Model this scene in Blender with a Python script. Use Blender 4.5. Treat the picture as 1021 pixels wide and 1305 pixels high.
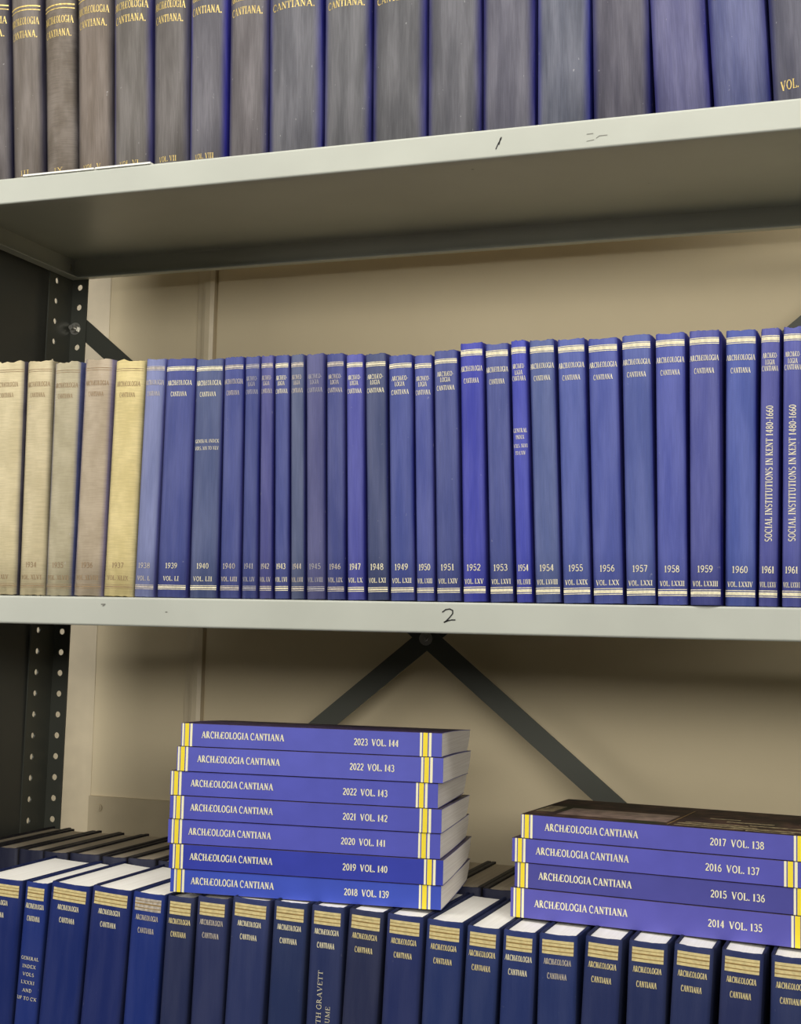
import bpy, math, random
from mathutils import Vector, Matrix

for o in list(bpy.data.objects): bpy.data.objects.remove(o)
S = bpy.context.scene
C = S.collection

# ------------------------------------------------------------------ camera
YAW, PITCH, ROLL, FPX, CAMD = 0.34803, 0.08294, 0.02284, 1820.29, 1.32565
fwd = Vector((-math.sin(YAW)*math.cos(PITCH), math.cos(YAW)*math.cos(PITCH), math.sin(PITCH)))
rt0 = Vector((math.cos(YAW), math.sin(YAW), 0)); up0 = rt0.cross(fwd)
rt = rt0*math.cos(ROLL) + up0*math.sin(ROLL); up = up0*math.cos(ROLL) - rt0*math.sin(ROLL)
CAM = Vector((0, -CAMD, 0))
cam = bpy.data.cameras.new('camera'); co = bpy.data.objects.new('camera', cam); C.objects.link(co)
co.matrix_world = Matrix(((rt.x, up.x, -fwd.x, CAM.x), (rt.y, up.y, -fwd.y, CAM.y), (rt.z, up.z, -fwd.z, CAM.z), (0, 0, 0, 1)))
cam.sensor_fit = 'VERTICAL'; cam.sensor_height = 24; cam.lens = 24*FPX/1305; cam.clip_start = .02
S.camera = co

def ray(px, py): return fwd + rt*((px-510.5)/FPX) - up*((py-652.5)/FPX)
def at(px, py, y=None, z=None, plane=None):
    """world point seen at a picture position on the plane y=.. or z=.. (a measuring aid)"""
    v = ray(px, py)
    if y is not None: t = (y-CAM.y)/v.y
    elif z is not None: t = (z-CAM.z)/v.z
    else:
        P0, n = plane; t = (P0-CAM).dot(n)/v.dot(n)
    return CAM + v*t

# ------------------------------------------------------------------ light
w = bpy.data.worlds.new('world'); S.world = w; w.use_nodes = True
w.node_tree.nodes['Background'].inputs[0].default_value = (1.0, .97, .92, 1)
w.node_tree.nodes['Background'].inputs[1].default_value = .012
def area(name, loc, target, sx, sy, power, col=(1, .965, .90)):
    l = bpy.data.lights.new(name, 'AREA'); l.shape = 'RECTANGLE'; l.size = sx; l.size_y = sy; l.energy = power; l.color = col
    o = bpy.data.objects.new(name, l); C.objects.link(o); o.location = loc
    o.rotation_euler = (Vector(target)-Vector(loc)).to_track_quat('-Z', 'Y').to_euler()
    return o
area('aisle_light', (-.3, -.80, 1.35), (-.4, .05, -.2), 2.6, .30, 24)
area('room_light', (.95, -3.0, .68), (-.5, .1, .05), 3.2, .6, 62)
area('next_aisle_light', (-2.65, -1.35, .56), (-1.1, .4, -.2), 1.3, .5, 26)
S.view_settings.view_transform = 'Standard'; S.view_settings.look = 'None'
S.view_settings.exposure = 0.0; S.view_settings.gamma = 1.0; S.view_settings.use_curve_mapping = False

# ------------------------------------------------------------------ materials
def lin(c):
    return tuple(((v/255)/12.92 if v/255 <= .04045 else ((v/255+.055)/1.055)**2.4) for v in c) + (1,)
class NT:
    def __init__(s, name, rough=.5, metal=0, spec=.5):
        s.m = bpy.data.materials.new(name); s.m.use_nodes = True; s.t = s.m.node_tree; s.b = s.t.nodes['Principled BSDF']
        s.b.inputs['Roughness'].default_value = rough; s.b.inputs['Metallic'].default_value = metal
        s.b.inputs['Specular IOR Level'].default_value = spec
    def n(s, kind, **kw):
        x = s.t.nodes.new('ShaderNode'+kind)
        for k, v in kw.items(): setattr(x, k, v)
        return x
    def l(s, a, b): s.t.links.new(a, b)
    def coord(s, scale=(1, 1, 1), loc=(0, 0, 0)):
        c = s.n('TexCoord'); m = s.n('Mapping'); m.inputs['Scale'].default_value = scale; m.inputs['Location'].default_value = loc
        s.l(c.outputs['Object'], m.inputs[0]); return m.outputs[0]
    def noise(s, scale, vec=None, detail=3, rough=.5):
        x = s.n('TexNoise'); x.inputs['Scale'].default_value = scale; x.inputs['Detail'].default_value = detail; x.inputs['Roughness'].default_value = rough
        s.l(vec if vec is not None else s.coord(), x.inputs['Vector']); return x.outputs['Fac']
    def rng(s, v, a, b, c=0, d=1):
        x = s.n('MapRange'); x.interpolation_type = 'SMOOTHSTEP'
        for i, q in zip((1, 2, 3, 4), (a, b, c, d)): x.inputs[i].default_value = q
        s.l(v, x.inputs[0]); return x.outputs[0]
    def mix(s, f, a, b, mode='MIX'):
        x = s.n('Mix'); x.data_type = 'RGBA'; x.blend_type = mode
        for i, q in ((0, f), (6, a), (7, b)):
            if hasattr(q, 'links'): s.l(q, x.inputs[i])
            else: x.inputs[i].default_value = q
        return x.outputs[2]
    def math(s, op, a, b):
        x = s.n('Math'); x.operation = op
        for i, q in ((0, a), (1, b)):
            if hasattr(q, 'links'): s.l(q, x.inputs[i])
            else: x.inputs[i].default_value = q
        return x.outputs[0]
    def base(s, c):
        if hasattr(c, 'links'): s.l(c, s.b.inputs['Base Color'])
        else: s.b.inputs['Base Color'].default_value = c
        return s
    def bump(s, h, strength=.3, dist=.0003):
        x = s.n('Bump'); x.inputs['Strength'].default_value = strength; x.inputs['Distance'].default_value = dist
        s.l(h, x.inputs['Height']); s.l(x.outputs[0], s.b.inputs['Normal'])

def plain(name, col, rough=.5, metal=0, spec=.5, var=.0, vs=40):
    t = NT(name, rough, metal, spec); c = lin(col)
    if var:
        f = t.noise(vs); dk = tuple(v*(1-var) for v in c[:3])+(1,); lt = tuple(min(1, v*(1+var)) for v in c[:3])+(1,)
        t.base(t.mix(t.rng(f, .3, .7), dk, lt))
    else: t.base(c)
    return t.m

def paint(name, col, rough, var=.06, spots=True):
    t = NT(name, rough); c = lin(col)
    f = t.noise(7, detail=5)
    q = t.mix(t.rng(f, .3, .7), tuple(v*(1-var) for v in c[:3])+(1,), tuple(v*(1+var) for v in c[:3])+(1,))
    if spots:
        sp = t.rng(t.noise(75, detail=2), .775, .80)
        q = t.mix(sp, q, tuple(v*.35 for v in c[:3])+(1,))
    t.base(q); t.bump(t.noise(300), .15, .0002)
    return t.m

def cloth(name, spine, side, b, seed=0, wear=.25, streak='v', fade=1.0, rough=.62, spec=.35):
    """book cloth: spine colour faded by light, sides and joints unfaded"""
    t = NT(name, rough, spec=spec)
    sp, sd = lin(spine), lin(side)
    c = t.n('TexCoord'); xyz = t.n('SeparateXYZ'); t.l(c.outputs['Object'], xyz.inputs[0])
    m = t.rng(t.math('ADD', xyz.outputs[1], t.math('MULTIPLY', t.noise(60, t.coord((1, 1, .3), (seed, 0, 0))), .0012)), b*.45+.0006, b+.0022)
    if streak == 'v': fine = t.noise(1, t.coord((900, 900, 40), (seed, 0, 0)), 2); mid = t.noise(1, t.coord((70, 70, 9), (seed*3, 1, 0)), 4)
    else: fine = t.noise(1, t.coord((60, 60, 1100), (seed, 0, 0)), 2); mid = t.noise(1, t.coord((50, 50, 28), (seed*3, 1, 0)), 4)
    weave = t.noise(1500, t.coord((1, 1, 1), (0, seed, 0)), 1)
    base = t.mix(m, sp, sd)
    dk = t.mix(1.0, base, (1-wear*.6,)*3+(1,), 'MULTIPLY')
    lt = t.mix(wear*.22, base, (.62, .60, .62, 1))
    q = t.mix(t.rng(mid, .34, .68), dk, lt)
    q = t.mix(t.rng(fine, .35, .65), t.mix(1.0, q, (1-wear*.45,)*3+(1,), 'MULTIPLY'), q)
    q = t.mix(t.rng(t.noise(260, t.coord((1, 1, .6), (seed, seed, 0)), 2), .73, .80, 0, wear), q, (.55, .54, .55, 1))
    t.base(q)
    t.bump(t.math('ADD', weave, fine), .35, .00025)
    return t.m

M = {}
M['shelf'] = paint('grey_shelf_enamel', (185, 188, 178), .36, .05)
M['dark'] = paint('dark_grey_enamel', (74, 76, 68), .45, .06, False)
M['panel'] = paint('dark_panel_enamel', (66, 67, 62), .36, .05, False)
M['steel'] = plain('zinc_steel', (190, 188, 180), .3, .9)
M['ink'] = plain('black_marker_ink', (28, 28, 30), .5)
M['inkfaint'] = plain('worn_marker_ink', (120, 120, 112), .6)
M['gold'] = plain('gilt_foil', (232, 216, 160), .42, .25, var=.22, vs=260)
M['pale'] = plain('pale_foil', (226, 218, 186), .45, .1, var=.15, vs=300)
M['dull'] = plain('tarnished_foil', (160, 156, 160), .5, .1, var=.2, vs=300)
M['dim'] = plain('worn_foil', (190, 180, 166), .5, .1, var=.25, vs=300)
M['brown'] = plain('browned_foil', (148, 122, 88), .55, 0, var=.2, vs=200)
M['oldgold'] = plain('old_gilt', (214, 188, 112), .4, .25, var=.3, vs=300)
M['bandgold'] = plain('broad_gilt', (232, 214, 156), .42, .2, var=.14, vs=180)
M['bandbrown'] = plain('gilt_shadow_rule', (158, 128, 74), .5, .2, var=.2, vs=120)  # brown lines across the gilt bands and on the printed cover
M['yellow'] = plain('yellow_print', (250, 226, 60), .4)
M['cream'] = plain('cream_print', (250, 244, 205), .4)
def pages(name, a, b):
    t = NT(name, .8, spec=.2); f = t.noise(1, t.coord((1600, 8, 8)), 2)
    t.base(t.mix(t.rng(f, .3, .7), lin(a), lin(b))); t.bump(f, .3, .0002); return t.m
M['pages'] = pages('white_page_edges', (246, 243, 236), (255, 253, 248))
M['old_shaded_pages'] = pages('toned_shaded_page_edges', (176, 164, 146), (198, 186, 166))  # aged paper tone; on the rear row it also carries painted shade
def pagesz(name, a, b):
    t = NT(name, .8, spec=.2); f = t.noise(1, t.coord((8, 8, 1700)), 2)
    t.base(t.mix(t.rng(f, .3, .7), lin(a), lin(b))); t.bump(f, .3, .0002); return t.m
M['pbpages'] = pagesz('paperback_page_edges', (226, 219, 212), (244, 240, 234))
M['paper'] = plain('white_paper', (238, 238, 232), .8)
t = NT('cream_wall_paint', .75, spec=.2); f = t.noise(3, detail=5)
t.base(t.mix(t.rng(f, .3, .7), lin((208, 194, 162)), lin((216, 202, 170)))); t.bump(t.noise(160), .2, .0006); M['wall'] = t.m
M['trim'] = plain('cream_gloss_paint', (214, 200, 170), .45, var=.03)
M['plate'] = plain('buff_plate_paint', (186, 172, 142), .55, var=.03)
M['floor'] = plain('grey_floor_vinyl', (44, 42, 38), .5, var=.1, vs=8)
M['ceil'] = plain('white_ceiling_tile', (214, 212, 204), .8, var=.04, vs=6)

# ------------------------------------------------------------------ mesh helpers
class MB:
    def __init__(s): s.v = []; s.f = []; s.mi = []; s.sm = []
    def add(s, vs, fs, mi=0, smooth=False):
        k = len(s.v); s.v += [tuple(p) for p in vs]
        for f in fs: s.f.append(tuple(i+k for i in f)); s.mi.append(mi); s.sm.append(smooth)
        return s
    def box(s, x0, x1, y0, y1, z0, z1, mi=0):
        vs = [(x, y, z) for z in (z0, z1) for y in (y0, y1) for x in (x0, x1)]
        return s.add(vs, [(0, 2, 3, 1), (4, 5, 7, 6), (0, 1, 5, 4), (2, 6, 7, 3), (0, 4, 6, 2), (1, 3, 7, 5)], mi)
    def prism(s, poly, a, b, axis='x', mi=0, smooth=False):
        n = len(poly)
        f = {'x': lambda t, p: (t, p[0], p[1]), 'y': lambda t, p: (p[0], t, p[1]), 'z': lambda t, p: (p[0], p[1], t)}[axis]
        vs = [f(a, p) for p in poly]+[f(b, p) for p in poly]
        s.add(vs, [tuple(range(n))[::-1], tuple(range(n, 2*n))], mi)
        s.f += []; k = len(s.v)-2*n
        for i in range(n):
            j = (i+1) % n; s.f.append((k+i, k+j, k+n+j, k+n+i)); s.mi.append(mi); s.sm.append(smooth)
        return s
    def build(s, name, mats, parent=None, loc=None, label=None):
        me = bpy.data.meshes.new(name); me.from_pydata(s.v, [], s.f)
        for m in (mats if isinstance(mats, (list, tuple)) else [mats]): me.materials.append(m)
        me.polygons.foreach_set('material_index', s.mi); me.polygons.foreach_set('use_smooth', s.sm)
        me.validate(); me.update()
        import bmesh
        bm = bmesh.new(); bm.from_mesh(me); bmesh.ops.recalc_face_normals(bm, faces=bm.faces); bm.to_mesh(me); bm.free()
        o = bpy.data.objects.new(name, me); C.objects.link(o)
        if parent: o.parent = parent
        if loc: o.location = loc
        if label: o['label'] = label
        return o
def thing(name, label, cat, loc=(0, 0, 0), rot=(0, 0, 0), group=None):
    o = bpy.data.objects.new(name, None); o.empty_display_size = .02; C.objects.link(o); o.location = loc; o.rotation_euler = rot
    o['label'] = label; o['category'] = cat
    if group: o['group'] = group
    return o
def structure(o, label=None):
    o['kind'] = 'structure'
    if label: o['label'] = label
    return o

# ------------------------------------------------------------------ lettering: a small serif stroke alphabet
def arc(cx, cy, rx, ry, a0, a1, n=7): return [(cx+rx*math.cos(math.radians(a0+(a1-a0)*i/n)), cy+ry*math.sin(math.radians(a0+(a1-a0)*i/n))) for i in range(n+1)]
H, T, Q = .17, .075, .13
def V(x, y0=0, y1=1): return ([(x, y0), (x, y1)], H)
def sf(x, y, wd=.17): return ([(x-wd, y), (x+wd, y)], T*.8)
G = {
 'A': (.86, [([(.1, 0), (.42, 1)], T), ([(.42, 1), (.76, 0)], H), ([(.2, .34), (.64, .34)], T), sf(.1, .03, .12), sf(.76, .03, .15)]),
 'B': (.68, [V(.16), (arc(.2, .75, .3, .25, 90, -90), Q), (arc(.2, .27, .36, .27, 90, -90), Q), sf(.14, .03, .12), sf(.14, .97, .12)]),
 'C': (.76, [(arc(.42, .5, .34, .5, 50, 310, 10), Q), ([(.66, .95), (.66, .68)], T)]),
 'D': (.8, [V(.17), (arc(.2, .5, .5, .5, 90, -90, 9), Q), sf(.15, .03, .13), sf(.15, .97, .13)]),
 'E': (.68, [V(.18), ([(.1, .97), (.6, .97)], T), ([(.1, .03), (.62, .03)], T), ([(.18, .52), (.5, .52)], T), ([(.6, 1), (.6, .78)], T), ([(.62, 0), (.62, .24)], T)]),
 'G': (.82, [(arc(.42, .5, .34, .5, 50, 310, 10), Q), ([(.68, .02), (.68, .42)], H*.8), sf(.66, .43, .14), ([(.66, .95), (.66, .7)], T)]),
 'H': (.88, [V(.18), V(.7), ([(.18, .5), (.7, .5)], T), sf(.18, .03), sf(.18, .97), sf(.7, .03), sf(.7, .97)]),
 'I': (.42, [V(.21), sf(.21, .03, .18), sf(.21, .97, .18)]),
 'K': (.8, [V(.18), ([(.2, .42), (.66, .97)], T), ([(.34, .55), (.7, .02)], H), sf(.18, .03), sf(.18, .97), sf(.66, .97, .12), sf(.72, .03, .12)]),
 'L': (.66, [V(.18), ([(.06, .03), (.6, .03)], T), sf(.18, .97), ([(.6, 0), (.6, .26)], T)]),
 'M': (1.0, [([(.14, 0), (.16, 1)], T), ([(.16, 1), (.5, .06)], H), ([(.5, .06), (.84, 1)], T), V(.84), sf(.14, .03, .12), sf(.84, .03)]),
 'N': (.86, [([(.16, 0), (.16, 1)], T), ([(.16, 1), (.7, .04)], H), ([(.7, 0), (.7, 1)], T), sf(.16, .03, .13), sf(.12, .97, .1), sf(.7, .97, .13)]),
 'O': (.84, [(arc(.42, .5, .33, .48, 0, 360, 14), Q)]),
 'P': (.66, [V(.17), (arc(.2, .74, .34, .26, 90, -90), Q), sf(.15, .03, .14), sf(.15, .97, .12)]),
 'R': (.8, [V(.17), (arc(.2, .75, .32, .25, 90, -90), Q), ([(.34, .5), (.68, .02)], H), sf(.16, .03, .14), sf(.15, .97, .12), sf(.7, .03, .1)]),
 'S': (.62, [(arc(.31, .74, .22, .24, 40, 270, 8)+arc(.31, .26, .24, .24, 90, -140, 8), Q)]),
 'T': (.74, [V(.37), ([(.04, .97), (.7, .97)], T), ([(.05, 1), (.05, .76)], T), ([(.69, 1), (.69, .76)], T), sf(.37, .03)]),
 'U': (.84, [([(.18, 1), (.18, .3)]+arc(.42, .3, .24, .28, 180, 360, 7)+[(.66, 1)], Q), sf(.18, .97), sf(.66, .97, .13)]),
 'V': (.84, [([(.12, 1), (.42, 0)], H), ([(.42, 0), (.72, 1)], T), sf(.12, .97, .13), sf(.72, .97, .12)]),
 'X': (.84, [([(.14, 1), (.7, 0)], H), ([(.7, 1), (.12, 0)], T), sf(.14, .97, .13), sf(.7, .97, .12), sf(.12, .03, .12), sf(.7, .03, .13)]),
 'Y': (.8, [([(.12, 1), (.4, .5)], H), ([(.68, 1), (.4, .5)], T), ([(.4, .5), (.4, 0)], H), sf(.12, .97, .12), sf(.68, .97, .12), sf(.4, .03)]),
 'Æ': (1.06, [([(.08, 0), (.52, 1)], T), ([(.5, 0), (.5, 1)], H), ([(.22, .34), (.5, .34)], T), ([(.5, .97), (.96, .97)], T), ([(.5, .03), (.98, .03)], T), ([(.5, .52), (.84, .52)], T), ([(.96, 1), (.96, .78)], T), ([(.98, 0), (.98, .24)], T), sf(.08, .03, .12)]),
 '.': (.3, [([(.14, 0), (.14, .16)], .16)]),
 '-': (.42, [([(.05, .42), (.37, .42)], .1)]),
 '0': (.62, [(arc(.31, .5, .23, .47, 0, 360, 12), Q)]),
 '1': (.5, [V(.25), ([(.1, .82), (.25, .97)], T), sf(.25, .03, .17)]),
 '2': (.62, [(arc(.31, .72, .22, .26, 160, -20, 7)+[(.08, .05)], Q), ([(.06, .05), (.56, .05)], Q)]),
 '3': (.62, [(arc(.29, .75, .21, .23, 150, -90, 7), Q), (arc(.29, .27, .25, .26, 90, -150, 8), Q)]),
 '4': (.64, [([(.42, 0), (.42, 1)], H), ([(.42, 1), (.05, .3)], T), ([(.05, .28), (.6, .28)], T*1.2)]),
 '5': (.62, [([(.16, .97), (.52, .97)], H*.8), ([(.16, .97), (.13, .55)], T), (arc(.29, .32, .25, .3, 130, -150, 9), Q)]),
 '6': (.62, [(arc(.33, .3, .23, .28, 0, 360, 10), Q), ([(.1, .35), (.2, .75), (.48, .98)], Q)]),
 '7': (.6, [([(.06, .95), (.55, .95)], H*.8), ([(.53, .95), (.24, 0)], Q)]),
 '8': (.62, [(arc(.31, .75, .19, .22, 0, 360, 10), Q), (arc(.31, .27, .24, .26, 0, 360, 10), Q)]),
 '9': (.62, [(arc(.3, .7, .23, .28, 0, 360, 10), Q), ([(.53, .65), (.43, .25), (.14, .02)], Q)]),
}
def text_quads(txt, cx, cy, height, width=None, vertical=False, bold=1.0, slant=0):
    """quads of (u, v) covering the string, centred on (cx, cy)"""
    adv = sum(.34 if ch == ' ' else G[ch][0]+.06 for ch in txt)
    sx = height if width is None else width/adv
    out = []; x = -adv*sx/2
    for ch in txt:
        if ch == ' ': x += .34*sx; continue
        a, strokes = G[ch]
        for pts, wd in strokes:
            P = [(x+p[0]*sx, (p[1]-.5)*height) for p in pts]; hw = wd*bold*min(height, sx*1.35)/2
            for (x0, y0), (x1, y1) in zip(P, P[1:]):
                dx, dy = x1-x0, y1-y0; L = math.hypot(dx, dy) or 1; nx, ny = -dy/L*hw, dx/L*hw
                out.append([(x0+nx, y0+ny), (x0-nx, y0-ny), (x1-nx, y1-ny), (x1+nx, y1+ny)])
        x += (a+.06)*sx
    if vertical: out = [[(-v, u) for u, v in q] for q in out]
    return [[(u+cx, v+cy+slant*u) for u, v in q] for q in out]

# ------------------------------------------------------------------ hardback book
def spine_y(x, xs, b, p): return b*min(1, abs(x)/xs)**p
def surf_quads(mb, quads, xs, b, p, off=.00022, mi=0):
    for q in quads:
        mb.add([(u, spine_y(u, xs, b, p)-off, v) for u, v in q], [(0, 1, 2, 3)], mi)
def band_quads(x0, x1, z0, z1, n=10): return [[(x0+(x1-x0)*i/n, z0), (x0+(x1-x0)*(i+1)/n, z0), (x0+(x1-x0)*(i+1)/n, z1), (x0+(x1-x0)*i/n, z1)] for i in range(n)]

def hardback(root, wd, h, dep, mat, b=.003, p=2.0, rag=0, seed=0, pg='pages', sag=0, t=.0026):
    rnd = random.Random(seed)
    hw = wd/2; xs = hw-.0012; j = b+.0045; N = 10
    outer = [(hw, dep), (hw, j+.0045), (hw-.0011, j)]
    sp = [(xs*(1-2*i/N), 0) for i in range(N+1)]; sp = [(x, spine_y(x, xs, b, p)) for x, _ in sp]
    outer += sp; outer += [(-x, y) for x, y in outer[:3][::-1]]
    ti = min(t, hw*.3); kx = (hw-ti)/xs
    inner = [(hw-ti, dep), (hw-ti, j+.0045), (hw-ti, j+.001)] + [(x*kx, y+.0021) for x, y in sp]
    inner += [(-x, y) for x, y in inner[:3][::-1]]
    n = len(outer)
    zs = [0, .0009, h*.2, h*.4, h*.6, h*.8, h-.0011, h]
    mb = MB(); vs = []
    rt_ = [rnd.uniform(-1, 1)*rag for _ in range(n)]; rb_ = [rnd.uniform(0, 1)*rag*.7 for _ in range(n)]
    for k, z in enumerate(zs):
        end = k in (0, len(zs)-1); wob = [rnd.uniform(-1, 1)*rag*.12 for _ in range(n)]
        for i, (x, y) in enumerate(outer):
            s_ = 3 <= i < n-3; zz = z
            if k >= len(zs)-2 and s_: zz += rt_[i] - (.0006+sag)*(1-abs(x)/xs)
            if k == 0 and s_: zz += rb_[i]
            ins = .0006 if end else 0
            vs.append((x*(1-ins/hw), y+(ins if y < b+.002 else 0)+(wob[i] if s_ else 0), zz))
    m = len(zs)
    for k, z in ((m-1, h), (0, 0)):
        for i, (x, y) in enumerate(inner):
            s_ = 3 <= i < n-3
            vs.append((x, y, z+((rt_[i]-(.0006+sag)*(1-abs(x)/hw)) if (s_ and k) else (rb_[i] if s_ else 0))))
    fs = []
    for k in range(m-1):
        for i in range(n-1): fs.append((k*n+i, k*n+i+1, (k+1)*n+i+1, (k+1)*n+i))
    it, ib = m*n, (m+1)*n
    mb.add(vs, fs, 0, True)
    g = []
    for i in range(n-1):
        g.append(((m-1)*n+i, (m-1)*n+i+1, it+i+1, it+i)); g.append((i, i+1, ib+i+1, ib+i)); g.append((it+i, it+i+1, ib+i+1, ib+i))
    g.append((0, (m-1)*n, it, ib)); g.append((n-1, m*n-1, it+n-1, ib+n-1))
    for f in g: mb.f.append(f); mb.mi.append(0); mb.sm.append(False)
    mb.build('cover', mat, root)
    # text block, hollow fore-edge, rounded back
    q = hw-ti-.0003; K = 8
    fr = [(q*(1-2*i/K)*.995, spine_y(q*(1-2*i/K), xs, b, p)+.0034) for i in range(K+1)]
    re = [(-q*(1-2*i/K), dep-.0045-max(.0012, b*.8)*(1-(1-2*i/K)**2)) for i in range(K+1)]
    ins = .0022
    MB().prism(fr+re, ins, h-ins, 'z').build('text_block', M[pg], root)
    return xs

def stand(px_top, px_bot, zb, ytop, yspine, gap=.0005):
    """(xl, xr) at the top and bottom of the spine -> base centre, width, lean, height"""
    (tl, tr, ty), (bl, br, by) = px_top, px_bot
    TL, TR, BL, BR = at(tl, ty, y=yspine), at(tr, ty, y=yspine), at(bl, by, y=yspine), at(br, by, y=yspine)
    wd = ((TR.x-TL.x)+(BR.x-BL.x))/2-gap
    ct, cb = (TL.x+TR.x)/2, (BL.x+BR.x)/2
    ztop = at((tl+tr)/2, ytop, y=yspine).z
    lean = math.atan2(ct-cb, TL.z-BL.z)
    base = cb + (zb-BL.z)*math.tan(lean)
    return base, wd, lean, (ztop-zb)/math.cos(lean)

# ------------------------------------------------------------------ the setting
D, XP, XS = .335, -1.0697, -1.0850
Z1, Z2, LIP1, LIP2 = .49796, .02880, .0292, .0305
ZL = -.277
ZF = -1.45
XR = .35
structure(MB().box(-3.4, 1.6, .40, .52, ZF, 1.75).build('wall_back', M['wall']), 'cream painted wall behind the shelving')
structure(MB().box(-3.4, 1.6, -3.6, .52, ZF-.05, ZF).build('floor', M['floor']))
structure(MB().box(-3.4, 1.6, -3.6, .52, 1.75, 1.8).build('ceiling', M['ceil']))
# cover strip running up the wall: flat face, rounded shoulders
xc = -.9095
poly = [(xc-.018, .401), (xc-.018, .3965), (xc-.009, .3950), (xc-.0075, .390), (xc-.003, .3885), (xc+.004, .3885), (xc+.009, .391), (xc+.0095, .401)]
structure(MB().prism(poly, ZF, 1.75, 'z', smooth=False).build('trim_1', M['trim']), 'cream vertical cover strip on the wall behind the shelves')
structure(MB().box(-1.9, -1.069, .3996, .401, ZF, 1.75).build('trim_2', M['trim']), 'pale flat board on the wall beside the rear post')
structure(MB().box(xc+.0150, 1.6, .3915, .401, ZF, 1.75).build('trim_3', M['wall']), 'cream wall board right of the cover strip, a dark joint between them')
pl = thing('wall_plate', 'buff painted plate screwed low on the wall left of the stacked paperbacks', 'plate', (-1.069, .398, -.50))
MB().box(0, .139, -.003, .002, 0, .2655).build('plate', M['plate'], pl)
mb = MB()
mb.prism([(.0052*math.cos(a*math.pi/6), .0052*math.sin(a*math.pi/6)) for a in range(12)], -.0044, -.003, 'y')
mb.prism([(.0032*math.cos(a*math.pi/6), .0032*math.sin(a*math.pi/6)) for a in range(12)], -.0052, -.0044, 'y')
mb.box(-.003, .003, -.0054, -.0052, -.0005, .0005)
mb.build('screw', M['plate'], pl, (.0165, 0, .2505))

# ------------------------------------------------------------------ steel shelving unit
U = thing('steel_shelving_unit', 'grey enamelled steel shelving unit with perforated dark posts and crossed rear braces', 'shelving', (XP, 0, ZF))
def local(o): o.location = (-XP, 0, -ZF); return o      # part meshes below are written in world metres
def shelf(z, lip, y0=0.0, y1=D-.002):
    mb = MB(); t = .0012; r = .0022
    A = lambda cx, cz, a0, a1, rr, n=4: [(cx+rr*math.cos(math.radians(a0+(a1-a0)*i/n)), cz+rr*math.sin(math.radians(a0+(a1-a0)*i/n))) for i in range(n+1)]
    zt, zb = z, z-lip
    out = [(y0+.012, zb+.001), (y0+.012, zb)] + A(y0+r, zb+r, 270, 180, r) + A(y0+r, zt-r, 180, 90, r) + A(y1-r, zt-r, 90, 0, r) + A(y1-r, zb+r, 360, 270, r) + [(y1-.012, zb), (y1-.012, zb+.001)]
    ri = r-t
    inn = [(y1-.012, zb+t)] + A(y1-r, zb+r, 270, 360, ri) + A(y1-r, zt-r, 0, 90, ri) + A(y0+r, zt-r, 90, 180, ri) + A(y0+r, zb+r, 180, 270, ri) + [(y0+.012, zb+t)]
    mb.prism(out[1:-1]+inn, XP-.016, XR, 'x', smooth=False)
    mb.box(XP-.0175, XP-.016, y0+.001, y1-.001, zb, zt-.001); mb.box(XP-.016, XP-.003, y0+.014, y1-.014, zb, zb+.0012)
    mb.box(XR, XR+.0015, y0+.001, y1-.001, zb, zt-.001)
    o = local(mb.build('shelf', M['shelf'], U)); return o
s1 = shelf(Z1, LIP1); s2 = shelf(Z2, LIP2); Z3 = ZL-.262; s3 = shelf(Z3, .03)
s1['label'] = 'upper shelf marked with a handwritten 1'; s2['label'] = 'middle shelf marked with a handwritten 2'; s3['label'] = 'lower shelf under the navy volumes'
def ink(parent, strokes, wd, name, mat):
    """marker strokes on a lip front, given as picture points"""
    mb = MB()
    for st in strokes:
        P = [at(a, b_, y=-.0003) for a, b_ in st]
        for a, b_ in zip(P, P[1:]):
            d = Vector((b_.x-a.x, b_.z-a.z)); L = d.length or 1; nx, nz = -d.y/L*wd/2, d.x/L*wd/2; ex, ez = d.x/L*wd*.3, d.y/L*wd*.3
            mb.add([(a.x-ex+nx, -.0003, a.z-ez+nz), (a.x-ex-nx, -.0003, a.z-ez-nz), (b_.x+ex-nx, -.0003, b_.z+ez-nz), (b_.x+ex+nx, -.0003, b_.z+ez+nz)], [(0, 1, 2, 3)])
    o = mb.build(name, mat, parent); return o
ink(s2, [[(564, 780), (568, 777), (573, 776), (577, 778), (577, 782), (573, 787), (568, 792), (566, 793), (571, 791), (576, 790), (580, 790)]], .0012, 'handwritten_number', M['ink'])
ink(s1, [[(639, 175), (638, 178), (635, 183), (632, 190)], [(638, 176), (636, 184)]], .0011, 'handwritten_number', M['ink'])
ink(s1, [[(748, 171), (756, 170)], [(748, 180), (757, 178)], [(760, 176), (764, 173), (774, 172)]], .0007, 'worn_mark', M['inkfaint'])['kind'] = 'stuff'
ink(s2, [[(129, 770), (134, 770)], [(133, 771), (131, 772)], [(211, 780), (213, 780)]], .0012, 'worn_mark', M['inkfaint'])['kind'] = 'stuff'
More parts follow.
